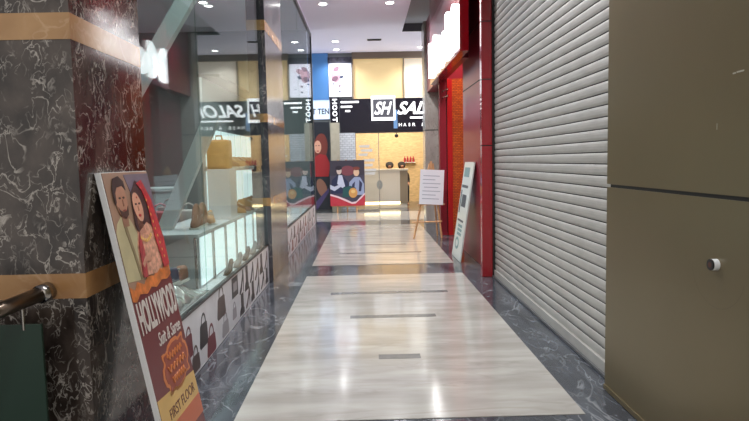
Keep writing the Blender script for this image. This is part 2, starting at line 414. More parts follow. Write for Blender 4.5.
# upper lit panels
u = empty('backlit_panel', mtx=FM(-.27,3.22,17.05)); tag(u, 'large backlit cream panel above the salon sign', 'panel')
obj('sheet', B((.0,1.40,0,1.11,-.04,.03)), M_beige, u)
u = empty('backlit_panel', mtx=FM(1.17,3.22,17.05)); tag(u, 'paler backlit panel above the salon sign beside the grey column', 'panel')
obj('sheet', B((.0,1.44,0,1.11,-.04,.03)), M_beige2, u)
struct('trim_12', B((1.13,1.17,16.98,17.1,3.22,4.33), (-.31,-.27,16.96,17.1,3.2,4.33)), mat('mullion_tan', srgb(150,134,110), .4))
# salon signboard
s = empty('salon_sign', mtx=FM(-.69,2.26,16.98)); tag(s, 'black salon signboard with boxed SH logo and white italic SALON lettering', 'sign')
M_sb = mat('sign_black', srgb(24,22,34), .25)
obj('signboard', B((0,3.3,0,.95,-.06,.02), bev=.004), M_sb, s)
lo = obj('logo_box', B((.9,1.58,.33,1.02-.0,.02,.035)), M_let2, s)
obj('logo_field', B((.95,1.53,.42,.95-.02,.035,.04)), mat('logo_grey', srgb(88,88,96), .4), s)
text('logo_letters', 'SH', 1.24, .675, .04, w=.5, h=.36, m=M_let2, parent=s, ext=.01, bold=.02, shear=.35)
text('lettering', 'SALON', 2.44, .67, .02, w=1.6, h=.36, m=M_let2, parent=s, ext=.03, bold=.025, shear=.4)
obj('underline', B((2.0,3.1,.37,.42,.02,.04)), M_let2, s)
xx = 1.72
for ch in 'HAIR & BEAUTY':
    if ch != ' ': text('small_letter', ch, xx, .2, .02, w=.035 if ch == 'I' else .085, h=.09, m=M_let2, parent=s, ext=.01)
    xx += .13
for x0, x1, z in ((.04,.55,.84), (.04,.36,.71), (.16,.3,.59)):
    obj('white_stripe', B((x0,x1,z,z+.05,.02,.03)), M_let2, s)
obj('blue_stripe', B((1.53,1.64,.1,.62,.02,.024)), mat('pale_blue_print', srgb(110,150,196), .4), s)
# vertical black sign
v = empty('vertical_sign', mtx=FM(-.95,2.55,16.98)); tag(v, 'small upright black sign with white letters at the left end of the salon sign', 'sign')
obj('signboard', B((0,.25,0,.7,-.08,.02)), M_sb, v)
for k, ch in enumerate('TOOH'):
    text('letter', ch, .125, .09+.17*k, .02, w=.14, h=.13, m=M_let2, parent=v, ext=.01, bold=.02, rot=-math.pi/2)
# vertical white banner
v = empty('vertical_banner', mtx=FM(-.97,3.28,16.95)); tag(v, 'white vertical banner with a floral face print under the ceiling at the back', 'banner')
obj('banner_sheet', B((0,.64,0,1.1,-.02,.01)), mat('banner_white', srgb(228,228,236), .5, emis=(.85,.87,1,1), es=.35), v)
obj('top_band', B((-.02,.66,.93,1.1,.01,.03)), mat('band_print', srgb(58,58,74), .5, noise=.8, nscale=14), v)
M_pp = [mat('print_rose', srgb(176,140,150), .5), mat('print_plum', srgb(110,80,96), .5), mat('print_navy', srgb(52,60,84), .5)]
obj('print', poly(ell(.2,.6,.13,.2), .01, .003), M_pp[0], v)
for cx, cy, r, mi in ((.22,.78,.09,1),(.36,.72,.1,0),(.17,.5,.1,1),(.36,.55,.06,2),(.3,.3,.04,1),(.3,.14,.035,2),(.12,.36,.03,2),(.48,.22,.02,2)):
    obj('print', poly(ell(cx,cy,r,r*.7,12,rot=.5), .013+.001*mi, .002), M_pp[mi], v)
# blue board + white strip + dark poster of a woman (left of the salon)
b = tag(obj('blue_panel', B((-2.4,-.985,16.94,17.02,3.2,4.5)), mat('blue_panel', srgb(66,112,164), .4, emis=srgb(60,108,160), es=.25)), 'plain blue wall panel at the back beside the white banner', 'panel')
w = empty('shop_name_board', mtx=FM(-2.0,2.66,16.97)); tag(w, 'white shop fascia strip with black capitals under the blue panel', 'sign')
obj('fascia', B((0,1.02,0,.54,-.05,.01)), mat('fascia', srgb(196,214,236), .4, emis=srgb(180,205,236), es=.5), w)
text('lettering', 'T TEN', .77, .22, .01, w=.48, h=.16, m=M_black, parent=w, ext=.006, bold=.02)
v = empty('wall_poster', mtx=FM(-2.0,.08,16.97)); tag(v, 'tall dark poster of a red-haired woman in a red top at the back left', 'poster')
obj('poster_sheet', B((0,1.0,0,2.5,-.04,.01)), mat('poster_dark', srgb(34,38,46), .4), v)
obj('print', poly(ell(.74,1.78,.2,.4,24,rot=-.1), .012, .002), mat('print_auburn', srgb(112,50,42), .5), v)
obj('print', poly(ell(.66,1.8,.1,.18,20), .015, .002), mat('print_skin', srgb(206,156,132), .5), v)
obj('print', poly([(.58,1.83),(.63,1.85),(.63,1.82)], .018, .001), M_black, v)
obj('print', poly([(.68,1.85),(.73,1.83),(.68,1.82)], .018, .001), M_black, v)
obj('print', poly(ell(.66,1.68,.04,.015,10), .018, .001), mat('print_lips', srgb(160,30,40), .4), v)
obj('print', poly([(.4,.95),(.95,.95),(1.0,1.3),(.9,1.55),(.72,1.6),(.56,1.5),(.42,1.3)], .0165, .001), mat('print_redtop', srgb(150,36,40), .5), v)
obj('print', poly(ell(.75,.62,.14,.28,20,rot=.3), .012, .002), mat('print_tan', srgb(130,92,76), .5), v)
obj('print', poly([(.35,.0),(.6,.0),(.95,.5),(.95,.62)], .014, .002), mat('print_purple', srgb(70,60,100), .5), v)
# cream column and white brick
c = tag(obj('cream_pilaster', B((-.965,-.71,16.9,17.015,0,2.55)), mat('cream_stone', srgb(170,164,146), .5, noise=.08)), 'cream stone pilaster left of the white brick wall', 'pilaster')
struct('wall_back_4', B((-.71,-.27,16.95,17.02,0,2.26)), brick('white_brick', srgb(206,210,214), srgb(190,194,200), srgb(150,154,160), 4, rough=.5, ms=.025))
# salon entrance glazing
s2 = empty('salon_glass_panel', (-.27,17.05,0)); tag(s2, 'clear glass entrance panel with white frosted lettering stickers left of reception', 'glass panel')
obj('pane', B((.02,.66,0,.012,.06,2.24)), glass('clear_glass', (.97,.97,.95,1), .04, .5), s2)
obj('frame', B((0,.02,-.02,.03,0,2.25), (.66,.68,-.02,.03,0,2.25), (.02,.66,-.02,.03,0,.06)), M_steel, s2)
M_fr = mat('frosted_white', srgb(206,204,200), .5)
for k, (x0, x1, z) in enumerate(((.1,.42,1.9),(.14,.5,1.78),(.08,.36,1.66),(.2,.56,1.5),(.12,.5,1.36),(.22,.6,1.22),(.2,.56,1.12))):
    obj('frosted_sticker', poly([(x0,-z),(x1,-z-.01),(x1-.02,-z+.07),(x0+.02,-z+.06)], 0, .002), M_fr, s2).matrix_local = Matrix(((1,0,0,0),(0,0,1,-.004),(0,-1,0,0),(0,0,0,1)))

# reception inside the salon
r = empty('reception_counter', (.55,18.0,0)); tag(r, 'cream reception counter lit along its foot inside the salon', 'counter')
M_ct = mat('counter_cream', srgb(214,204,188), .4)
obj('front_panel', B((-.6,.5,-.03,.02,.2,1.14), bev=.005), M_ct, r)
obj('side_panel', B((.5,.74,-.02,.02,.14,1.14), bev=.005), mat('counter_taupe', srgb(140,124,102), .4), r)
obj('worktop', B((-.62,.76,-.05,.5,1.14,1.19), bev=.006), M_ct, r)
obj('carcass', B((-.58,.72,.02,.45,0,1.14)), M_ct, r)
obj('foot_light', B((-.6,.5,-.025,.02,.12,.19)), mat('warm_strip', (1,.9,.6,1), .4, emis=(1,.82,.42,1), es=4), r)
obj('emblem', poly(ell(0,0,.09,.14,16), 0, .003), mat('emblem_grey', srgb(150,152,150), .4), r).matrix_local = face_mtx((-.12,-.033,.72), (1,0,0), (0,0,1))

def skin_mesh(name, joints, edges, m, parent, sub=2):
    me = bpy.data.meshes.new(name); me.from_pydata([j[0] for j in joints], edges, []); o = bpy.data.objects.new(name, me); COL.objects.link(o)
    md = o.modifiers.new('skin', 'SKIN')
    if not me.skin_vertices: me.skin_vertices.new(name='')
    for i, j in enumerate(joints):
        rr = j[1]; me.skin_vertices[0].data[i].radius = rr if isinstance(rr, tuple) else (rr, rr)
    me.skin_vertices[0].data[0].use_root = True
    sd = o.modifiers.new('sub', 'SUBSURF'); sd.levels = sub; sd.render_levels = sub
    dg = bpy.context.evaluated_depsgraph_get(); me2 = bpy.data.meshes.new_from_object(o.evaluated_get(dg))
    bpy.data.objects.remove(o); me2.materials.clear(); me2.materials.append(m)
    for p in me2.polygons: p.use_smooth = True
    o = bpy.data.objects.new(name, me2); COL.objects.link(o); o.parent = parent; return o
def sitter(x, y, rz, label, shirt, hairlong):
    r = empty('person', (x, y, 0), rz); tag(r, label, 'person')
    # local -y faces the viewer; seat top at .66
    J = [((0,0,.74),.12), ((0,-.01,.95),.12), ((0,0,1.12),.125), ((0,.0,1.2),.07), ((0,-.01,1.26),.05), ((0,-.02,1.34),(.09,.1)), ((0,-.02,1.42),(.105,.12))]
    E = [(0,1),(1,2),(2,3),(3,4),(4,5),(5,6)]
    for s in (-1,1):
        k = len(J); J += [((s*.14,0,1.13),.06), ((s*.2,.0,1.1),.05), ((s*.23,-.02,.86),.04), ((s*.2,-.16,.74),.03), ((s*.18,-.22,.74),.026)]
        E += [(2,k),(k,k+1),(k+1,k+2),(k+2,k+3),(k+3,k+4)]
        for f in range(4):
            j = len(J); J += [((s*.18+(f-1.5)*.02,-.27,.735),.009), ((s*.18+(f-1.5)*.022,-.31,.72),.008)]; E += [(k+4,j),(j,j+1)]
        j = len(J); J += [((s*.18-s*.045,-.25,.735),.01)]; E += [(k+4,j)]
        k = len(J); J += [((s*.1,-.06,.72),.09), ((s*.13,-.34,.68),.06), ((s*.13,-.34,.34),.045), ((s*.13,-.36,.1),.035), ((s*.13,-.42,.06),.035), ((s*.13,-.5,.05),.03)]
        E += [(0,k),(k,k+1),(k+1,k+2),(k+2,k+3),(k+3,k+4),(k+4,k+5)]
    r.scale = (.92,.92,.92)
    skin_mesh('body', J, E, M_skin, r)
    T = [((0,0,.76),.14), ((0,-.01,.95),.135), ((0,0,1.12),.14), ((0,0,1.19),.08)]; TE = [(0,1),(1,2),(2,3)]
    for s in (-1,1):
        k = len(T); T += [((s*.14,0,1.13),.07), ((s*.2,0,1.1),.062), ((s*.23,-.02,.88),.052), ((s*.21,-.1,.79),.042)]; TE += [(2,k),(k,k+1),(k+1,k+2),(k+2,k+3)]
    skin_mesh('shirt', T, TE, shirt, r)
    P = [((0,0,.73),.135)]; PE = []
    for s in (-1,1):
        k = len(P); P += [((s*.1,-.06,.725),.1), ((s*.13,-.34,.69),.072), ((s*.13,-.34,.34),.058), ((s*.13,-.355,.14),.05)]; PE += [(0,k),(k,k+1),(k+1,k+2),(k+2,k+3)]
    skin_mesh('trousers', P, PE, mat('dark_trousers', srgb(38,38,46), .8), r)
    Hh = [((0,-.07,1.46),.17), ((0,.05,1.4),.15), ((0,.06,1.3),.1)]; HE = [(0,1),(1,2)]
    if hairlong:
        Hh += [((.04,.07,1.2),.045), ((.06,.1,1.0),.035)]; HE += [(2,3),(3,4)]
    skin_mesh('hair', Hh, HE, M_hair, r)
    for s in (-1,1):
        obj('eye', lathe([(.002,-.008),(.012,0),(.002,.008)], n=10, c=(s*.03,-.105,1.41)), M_black, r)
    obj('nose', tube([(0,-.1,1.41),(0,-.125,1.375),(0,-.1,1.365)], [.008,.014,.008], n=8), M_skin, r, smooth=True)
    obj('mouth', B((-.024,.024,-.112,-.098,1.335,1.345)), mat('lips', srgb(140,70,64), .5), r)
    return r
def stool(x, y, label):
    s = empty('bar_stool', (x, y, 0)); s.scale = (.92,.92,.92); tag(s, label, 'stool')
    obj('seat', lathe([(.15,.58),(.17,.6),(.17,.63),(.14,.65)]), mat('stool_seat', srgb(40,36,34), .5), s, smooth=False)
    obj('column', lathe([(.03,.04),(.03,.58)], n=12), M_steel, s)
    obj('base', lathe([(.19,0),(.19,.02),(.03,.05)]), M_steel, s)
stool(.78, 18.85, 'steel bar stool behind the reception counter under the seated person at centre')
stool(1.17, 18.85, 'steel bar stool behind the right end of the reception counter')
sitter(.78, 18.85, 0, 'dark-haired person in a tan top seated behind the reception counter', mat('tan_top', srgb(170,130,96), .8), False)
sitter(1.17, 18.85, .1, 'dark-haired person in a dark top seated at the right end of reception', mat('dark_top', srgb(48,40,40), .8), True)
# red and white bottle shelf hanging on the salon's back wall, wall camera
sh = tag(obj('wall_shelf', B((1.3,1.75,20.45,20.6,1.36,1.38)), M_white), 'small white shelf on the rear wall of the salon', 'shelf')
for k in range(4):
    t = obj('product_bottle', lathe([(.03,0),(.035,.02),(.035,.14),(.015,.16),(.015,.2)], n=12), mat('bottle_red', srgb(170,50,60), .4)); t.location = (1.38+k*.1, 20.52, 1.38)
    tag(t, 'small red bottle on the white shelf at the back of the salon', 'bottle', 'red bottles on the salon shelf')
t = empty('security_camera', (.95,17.6,2.14)); tag(t, 'small dark ceiling camera hanging just inside the salon entrance', 'camera')
obj('housing', lathe([(.01,-.02),(.05,.0),(.06,.05),(.05,.08)], n=16), M_black, t, smooth=True)
obj('stem', tube([(0,0,.07),(0,0,1.16)], .012, n=8), M_black, t)

# ------------------------------------------------------------------ poster standee before the white brick
s = empty('poster_easel', (-.5,16.55,0)); tag(s, 'wooden easel carrying a poster in front of the white brick wall', 'easel')
for a, b in (((-.3,-.02,0),(-.26,.03,1.5)), ((.24,-.02,0),(.2,.03,1.5)), ((-.03,.35,0),(-.03,.05,1.5))):
    stick(s, a, b, .022, M_wood)
obj('ledge', B((-.45,.45,-.035,.01,.18,.21)), M_wood, s)
bd = empty('standing_poster', mtx=face_mtx((-.99,16.5,.21), (1,0,0), (0,.02,1))); tag(bd, 'colourful salon poster of two models with a red swoosh standing on the far easel', 'poster')
obj('board', B((0,.97,0,1.27,-.012,0)), mat('poster_slate', srgb(70,66,84), .4), bd)
PR = lambda pts, c, z, rr=.5: obj('print', poly(pts, z, .0015), mat('p_%d_%d_%d' % c, srgb(*c), rr), bd)
PR([(0,.85),(.97,.85),(.97,1.27),(0,1.27)], (60,54,66), .001)
PR(ell(.5,.98,.2,.14), (124,64,74), .003)
PR([(.02,.35),(.05,.72),(.2,.86),(.36,.84),(.5,.68),(.52,.35)], (38,44,76), .004)
PR([(.2,.62),(.24,.86),(.34,.86),(.42,.55),(.34,.5)], (196,200,220), .0055)
PR(ell(.26,.98,.07,.1), (206,186,176), .007); PR(ell(.25,1.06,.09,.06), (40,34,44), .0085)
PR([(.0,.48),(.12,.42),(.34,.56),(.33,.62),(.12,.54),(.0,.6)], (190,194,212), .007)
PR([(.34,.25),(.36,.5),(.56,.56),(.72,.5),(.72,.25)], (36,84,84), .007)
PR([(.52,.3),(.54,.66),(.68,.8),(.84,.8),(.95,.6),(.95,.3)], (150,160,190), .0065)
PR([(.62,.6),(.7,.68),(.66,.36),(.58,.36)], (44,48,80), .0085); PR([(.82,.72),(.9,.62),(.86,.4),(.8,.4)], (44,48,80), .0085)
PR(ell(.74,.93,.08,.11), (216,180,150), .0085); PR(ell(.74,1.04,.1,.05), (120,60,50), .01)
PR(ell(.64,.36,.12,.14), (206,150,84), .0095); PR(ell(.64,.4,.06,.05), (226,190,120), .011)
PR([(0,0),(.97,0),(.97,.36),(.86,.26),(.72,.12),(.6,.1),(.4,.2),(.2,.28),(0,.34)], (186,52,66), .0115)
PR([(0,.34),(.2,.28),(.4,.2),(.6,.1),(.72,.12),(.86,.26),(.97,.36),(.97,.31),(.86,.2),(.7,.06),(.6,.05),(.4,.14),(.2,.23),(0,.29)], (230,200,206), .013)
obj('leg_screen', B((.0,.01,0,.01,-.01,0)), M_black, bd)
bpy.data.objects.remove(bpy.data.objects['leg_screen'])

# ------------------------------------------------------------------ white board on wooden easel
e = empty('wooden_easel', (1.15,10.85,0)); tag(e, 'pale wooden tripod easel holding a white board before the red door frame', 'easel')
stick(e, (-.28,-.05,0), (.04,.06,1.38), .018, M_wood); stick(e, (.24,-.02,0), (.1,.06,1.38), .018, M_wood); stick(e, (.2,.3,0), (.08,.08,1.36), .016, M_wood)
obj('crossbar', tube([(-.31,-.03,.3),(.25,-.02,.31)], .014, n=8), M_wood, e)
obj('ledge', B((-.2,.3,-.045,.03,.615,.635)), M_wood, e)
obj('mast', B((.045,.085,.035,.055,1.2,1.42)), M_wood, e)
wb = empty('notice_board', mtx=face_mtx((.975,10.80,.64), (1,-.02,-.06), (.09,.06,1))); tag(wb, 'white menu board with faint printed lines standing on the wooden easel', 'board')
obj('board', B((0,.44,0,.64,-.02,0), bev=.004), mat('board_glossy', srgb(232,238,246), .12, spec=.7), wb)
for k, (x0, x1) in enumerate(((.05,.36),(.05,.3),(.05,.38),(.08,.34),(.05,.38),(.05,.28),(.06,.36))):
    obj('printed_line', B((x0,x1,.1+k*.07,.112+k*.07,0,.0015)), mat('line_grey', srgb(150,164,180), .4), wb)

# ------------------------------------------------------------------ tall white board leaning on the red wall
lb = empty('leaning_board', mtx=face_mtx((1.30,8.95,.0), (0,-1,0), (.215,0,1.40))); tag(lb, 'tall narrow white board with teal print leaning against the red wall', 'board')
obj('board', B((-.0,.75,0,1.42,-.02,0), bev=.003), mat('board_offwhite', srgb(206,212,206), .3), lb)
M_tl = mat('print_teal', srgb(120,150,150), .5); M_dk = mat('print_charcoal', srgb(74,80,84), .5)
obj('print', B((.1,.52,1.2,1.34,0,.002)), M_tl, lb)
obj('print', B((.06,.56,1.04,1.08,0,.002)), M_dk, lb)
obj('print', B((.06,.14,.66,1.0,0,.002)), M_dk, lb)
obj('print', B((.2,.54,.76,.94,0,.002)), M_dk, lb)
obj('print', B((.08,.56,.54,.57,0,.002)), M_dk, lb)
for z in (.34,.4,.46): obj('print', B((.2,.54,z,z+.04,0,.002)), M_tl, lb)
obj('print', poly(ell(.3,.22,.16,.09), 0, .002), M_tl, lb); obj('print', poly(ell(.3,.22,.1,.05), .002, .001), bpy.data.materials['board_offwhite'], lb)
# wooden prop foot of this board
obj('foot', B((-.005,.03,.0,.08,-.05,-.02)), mat('dark_wood_foot', srgb(80,60,46), .5), lb)

# ------------------------------------------------------------------ HOLLYWOOD poster board leaning on the near pillar
L = math.hypot(.26, 1.42)
hb = empty('leaning_poster', mtx=face_mtx((-.836,2.455,.004), (0,1,0), (-.26,0,1.42))); tag(hb, 'maroon HOLLYWOOD poster board leaning against the near marble pillar', 'poster')
W = .515
obj('board', B((0,W,0,L,-.022,0)), mat('foam_white', srgb(220,220,218), .5), hb)
z0 = 0
def hp(name, pts, c, z, noise=0, ns=10): 
    return obj(name, poly(pts, z, .0012), mat('h_%d_%d_%d' % c, srgb(*[min(255,int(v*1.12)) for v in c]), .32, noise=noise, nscale=ns), hb)
S_ = .012
hp('print', [(S_,.02),(W,.02),(W,L-.003),(S_,L-.003)], (96,30,34), .0)                 # maroon ground
hp('print', [(S_,.93),(.06,.91),(.1,.95),(.17,.92),(.22,.97),(.3,.94),(.36,1.0),(.42,.95),(.47,.99),(W,.96),(W,L-.003),(S_,L-.003)], (140,112,92), .0013, .25, 5)  # photo ground
hp('print', [(S_,.885),(.05,.875),(.1,.9),(.18,.885),(.24,.905),(.3,.89),(.38,.91),(.45,.9),(W,.915),(W,.96),(.47,.975),(.42,.955),(.36,.985),(.3,.945),(.22,.96),(.17,.93),(.1,.955),(.06,.925),(S_,.95)], (186,104,44), .0026, .4, 20)  # torn burning edge
# man and woman
hp('print', [(.22,1.43),(W,1.43),(W,1.2),(.3,1.25)], (92,86,100), .0026, .2, 8)
hp('print', [(S_,.97),(.2,.95),(.235,1.05),(.225,1.16),(.18,1.23),(.1,1.25),(.04,1.22),(S_,1.18)], (166,158,122), .0026, .15, 8)
hp('print', [(.1,1.24),(.13,1.2),(.15,1.1),(.17,.96),(.15,.955),(.13,1.08),(.105,1.18)], (120,108,80), .0039)
hp('print', [(.1,1.2),(.16,1.2),(.17,1.28),(.1,1.28)], (136,98,78), .0039)
hp('print', ell(.135,1.315,.058,.078,rot=-.2), (160,118,96), .0052, .12, 14)
hp('print', [(.085,1.29),(.1,1.25),(.14,1.235),(.175,1.25),(.185,1.29),(.165,1.27),(.13,1.265),(.1,1.275)], (58,42,38), .0065)
hp('print', [(.06,1.3),(.062,1.37),(.09,1.415),(.15,1.425),(.195,1.4),(.2,1.36),(.17,1.38),(.11,1.375),(.085,1.35),(.08,1.31)], (36,28,28), .0065)
for ex in (.12,.16): hp('print', ell(ex,1.328,.011,.005,10), (40,28,26), .0065)
hp('print', [(.14,1.32),(.148,1.32),(.155,1.292),(.14,1.29)], (132,92,74), .0065)
hp('print', ell(.142,1.272,.016,.005,10), (120,60,56), .0078)
hp('print', [(.16,.97),(.34,.95),(.45,.99),(.45,1.1),(.4,1.18),(.3,1.22),(.24,1.18),(.19,1.1)], (190,140,116), .0039, .4, 40)
hp('print', [(.25,1.15),(.32,1.15),(.31,1.24),(.26,1.24)], (172,120,100), .0052)
hp('print', [(.22,1.2),(.25,1.34),(.33,1.4),(.4,1.37),(.43,1.25),(.4,1.18),(.36,1.2),(.24,1.16)], (48,30,34), .0052)
hp('print', ell(.295,1.275,.05,.07,rot=.22), (192,142,118), .0065, .1, 14)
for ex in (.275,.315): hp('print', ell(ex,1.29,.011,.005,10), (36,24,26), .0078)
hp('print', ell(.295,1.236,.014,.007,10), (168,40,48), .0078); hp('print', ell(.3,1.32,.005,.005,8), (176,30,40), .0078)
hp('print', [(.29,1.28),(.298,1.28),(.302,1.258),(.288,1.257)], (160,108,88), .0078)
hp('print', [(.33,1.385),(.4,1.4),(.47,1.3),(.52,1.1),(W,.98),(W,.965),(.44,.96),(.41,1.12),(.41,1.28),(.38,1.35)], (170,34,46), .0078, .35, 45)
hp('print', [(.17,.96),(.22,.955),(.25,1.07),(.24,1.16),(.2,1.1)], (150,52,56), .0078, .3, 40)
for k in range(7): hp('print', ell(.245+.02*k,1.135-.02*math.sin(k*.52),.007,.009,8), (214,176,96), .0091)
for k in range(9): hp('print', ell(.405+.012*k-.004*k,1.3-.036*k,.006,.007,8), (206,164,84), .0091)
hp('print', [(.19,1.02),(.24,1.05),(.3,1.04),(.3,1.02),(.24,1.025),(.2,1.0)], (176,128,106), .0091)
M_pw = mat('poster_white', srgb(206,198,190), .4); M_or = mat('poster_orange', srgb(206,122,66), .4)
text('headline', 'HOLLYWOOD', W/2+.01, .80, .0013, w=.47, h=.145, m=M_pw, parent=hb, ext=.002, bold=.028)
text('subtitle', 'Suit & Saree', .33, .665, .0013, w=.3, h=.06, m=M_pw, parent=hb, ext=.002, shear=.3)
# ornate cartouche
cart = []
for k in range(40):
    t = 2*math.pi*k/40; rx, ry = .17, .095
    sx = math.copysign(abs(math.cos(t))**.55, math.cos(t)); sy = math.copysign(abs(math.sin(t))**.55, math.sin(t))
    q = 1+.1*math.cos(8*t)
    cart.append((.32+sx*rx*q, .51+sy*ry*q*1.12+(sx*rx)*.1))
obj('cartouche', poly(cart, .0013, .0012), M_or, hb)
obj('cartouche_field', poly([(.32+(x-.32)*.88, .51+(y-.51)*.86) for x, y in cart], .0026, .001), mat('poster_brick', srgb(150,66,46), .4), hb)
for k, (wv, yy) in enumerate(((.2,.565),(.24,.51),(.18,.455))):
    pts = [(.32-wv/2+wv*i/28, yy+.016*math.sin(i*1.25+k), .0042) for i in range(29)]
    obj('script_flourish', tube(pts, .0045, n=6), M_or, hb)
hp('print', [(S_,.27),(W,.27),(W,.40),(S_,.44)], (186,150,84), .0013, .1, 6)
text('caption', 'FIRST FLOOR', .29, .335, .0026, w=.36, h=.048, m=mat('poster_darkred', srgb(96,40,34), .4), parent=hb, ext=.001)
hp('print', [(S_,.2),(W,.18),(W,.28),(S_,.29)], (170,84,50), .0026)
obj('prop_leg', tube([(.5,.0,-.03),(.5,.5,-.03)], .01, n=8), M_wood, hb)
bpy.data.objects.remove([o for o in COL.objects if o.name == 'prop_leg'][0])

# ------------------------------------------------------------------ shoe shop display
M_lit = mat('lit_acrylic', srgb(220,228,228), .3, emis=srgb(205,222,226), es=1.2)
M_shelf = mat('shelf_white', srgb(196,202,204), .3)
ds = empty('display_shelving', (-1.52,6.7,.45)); tag(ds, 'backlit white shoe display shelving just inside the near shop window', 'shelving')
obj('cabinet', B((-.24,.17,-1.97,1.7,0,.43)), M_shelf, ds)
for k in range(8):
    y = -1.95+.455*k
    obj('lit_panel', B((.17,.18,y,y+.34,.02,.41), bev=.002), M_lit, ds)
    obj('divider', B((.165,.19,y+.36,y+.39,0,.43)), M_steel, ds)
obj('back_board', B((-.10,-.08,-.75,1.7,.45,1.86)), M_shelf, ds)
for k in range(7):
    y = -.72+.345*k
    obj('lit_panel', B((-.08,-.07,y,y+.28,.47,.93)), M_lit, ds)
    obj('lit_panel', B((-.08,-.07,y,y+.28,.98,1.36)), M_lit, ds)
obj('shelf', B((-.26,.20,-2.1,1.7,.43,.455), bev=.003), M_shelf, ds)
obj('shelf', B((-.1,.18,-.75,1.7,.93,.955), bev=.003), M_shelf, ds)
obj('top_board', B((-.12,.1,-.75,1.7,1.86,1.89), bev=.003), mat('shelf_dark_edge', srgb(50,52,56), .4), ds)
for sx in (-.24, .16): obj('upright', B((sx,sx+.02,-2.08,-2.06,0,.43)), M_steel, ds)
# plinth box and tan bag
t = tag(obj('display_box', B((-1.55,-1.33,5.82,6.1,.905,1.40), bev=.004), mat('box_white', srgb(226,224,226), .4)), 'tall white display box on the lower shelf of the shop window', 'box')
bg = empty('tan_backpack', (-1.45,5.96,1.40)); tag(bg, 'tan boxy bag standing on the tall white display box', 'bag')
bm = B((-.115,.105,-.09,.09,0,.29), bev=.03)
M_tan = mat('tan_leather', srgb(188,138,72), .55, noise=.12, nscale=14)
obj('bag_body', bm, M_tan, bg, smooth=True)
obj('pocket', B((-.08,.07,-.105,-.085,.03,.15), bev=.008), M_tan, bg)
obj('strap', tube([(-.04,-.0,.28),(-.035,-.0,.33),(.02,-.0,.33),(.03,-.0,.28)], .008, n=8), M_tan, bg, smooth=True)

# shoes
def shoe(name, kind, m, ms):
    """toe to -x side of local x axis; length .26 along x; returns Empty"""
    r = empty(name)
    bm = bmesh.new(); n = 14
    if kind == 'sneaker': secs = [(-.13,.02,.03,.012),(-.115,.036,.055,.012),(-.07,.046,.07,.012),(-.02,.042,.095,.012),(.03,.038,.125,.012),(.08,.037,.12,.012),(.115,.033,.115,.012),(.128,.02,.10,.012)]
    elif kind == 'boot': secs = [(-.13,.02,.04,.015),(-.11,.038,.065,.015),(-.06,.045,.08,.015),(-.01,.042,.11,.015),(.03,.042,.2,.015),(.08,.042,.21,.015),(.11,.036,.2,.015),(.125,.02,.19,.015)]
    else: secs = [(-.12,.008,.02,.004),(-.1,.028,.035,.004),(-.06,.036,.045,.006),(-.01,.03,.05,.02),(.04,.026,.075,.045),(.09,.028,.115,.07),(.115,.022,.12,.075),(.122,.01,.115,.08)]
    rings = []
    for x, hw, zt, zb in secs:
        ring = []
        for k in range(n):
            a = 2*math.pi*k/n; c, s = math.cos(a), math.sin(a)
            zz = (zt+zb)/2+(zt-zb)/2*math.copysign(abs(s)**.7, s); tw = 1-.35*max(0, (zz-zb)/(max(zt-zb,1e-3)))
            ring.append(bm.verts.new((x, hw*math.copysign(abs(c)**.7, c)*tw, zz)))
        rings.append(ring)
    for a, b in zip(rings, rings[1:]):
        for k in range(n): bm.faces.new((a[k], a[(k+1)%n], b[(k+1)%n], b[k]))
    bm.faces.new(rings[0]); bm.faces.new(rings[-1])
    obj('upper', bm, m, r, smooth=True)
    if kind == 'heel':
        obj('heel', tube([(.1,0,.078),(.108,0,.0)], [.016,.006], n=10), ms, r, smooth=True)
        obj('sole', poly([(-.12,0),(-.1,.03),(-.06,.037),(-.02,.03),(-.02,-.03),(-.06,-.037),(-.1,-.03)], 0, .006), ms, r)
    else:
        obj('sole', poly([(-.133,.0),(-.12,.036),(-.07,.049),(0,.042),(.08,.041),(.128,.03),(.133,0),(.128,-.03),(.08,-.041),(0,-.042),(-.07,-.049),(-.12,-.036)], 0, .016), ms, r)
        obj('laces', B(*[(-.045+.018*i,-.035+.018*i,-.022,.022,.078+.012*i,.086+.012*i) for i in range(3)], bev=.001), ms, r)
    return r
MB_ = mat('brown_suede', srgb(140,92,58), .7); MT = mat('tan_suede', srgb(178,132,84), .7); MK = mat('shoe_black', srgb(34,32,36), .35)
MN = mat('shoe_navy', srgb(44,56,84), .5); MW = mat('sole_white', srgb(216,212,204), .5); MG = mat('shoe_grey', srgb(128,126,126), .6); MR = mat('shoe_red', srgb(140,40,46), .5)
protos = {}
def put(kind, mn, m, ms, loc, rz, label, group=None, sc=1.0):
    key = (kind, mn)
    if key not in protos:
        protos[key] = shoe('shoe', kind, m, ms); o = protos[key]
    else: o = copy_tree(protos[key])
    o.location = loc; o.rotation_euler = (0,0,rz); o.scale = (sc,)*3
    tag(o, label, 'shoe', group)
    if not group and 'group' in o: del o['group']
    return o
PI = math.pi
put('boot','brown',MB_,MW,(-1.46,5.05,.905),-PI/2*.0+PI*.55,'brown ankle boot on the lower shelf, the left of the near pair','brown boots at the near end of the lower shelf')
put('boot','brown',MB_,MW,(-1.46,5.2,.905),PI*.5,'brown ankle boot on the lower shelf, the right of the near pair','brown boots at the near end of the lower shelf')
put('sneaker','tan',MT,MW,(-1.43,5.42,.905),PI*.6,'tan shoe with white sole on the lower shelf beside the brown boots')
k = 0
for y in [6.35+.26*i for i in range(8)]:
    kd, mn, m = [('sneaker','tan',MT),('sneaker','brownlow',MB_),('heel','black',MK),('sneaker','tan',MT)][k % 4]
    put(kd, mn, m, MW if kd == 'sneaker' else MK, (-1.42,y,.905), PI, 'shoe in the row on the lower shelf beyond the white display box', 'shoes on the lower shelf beyond the box'); k += 1
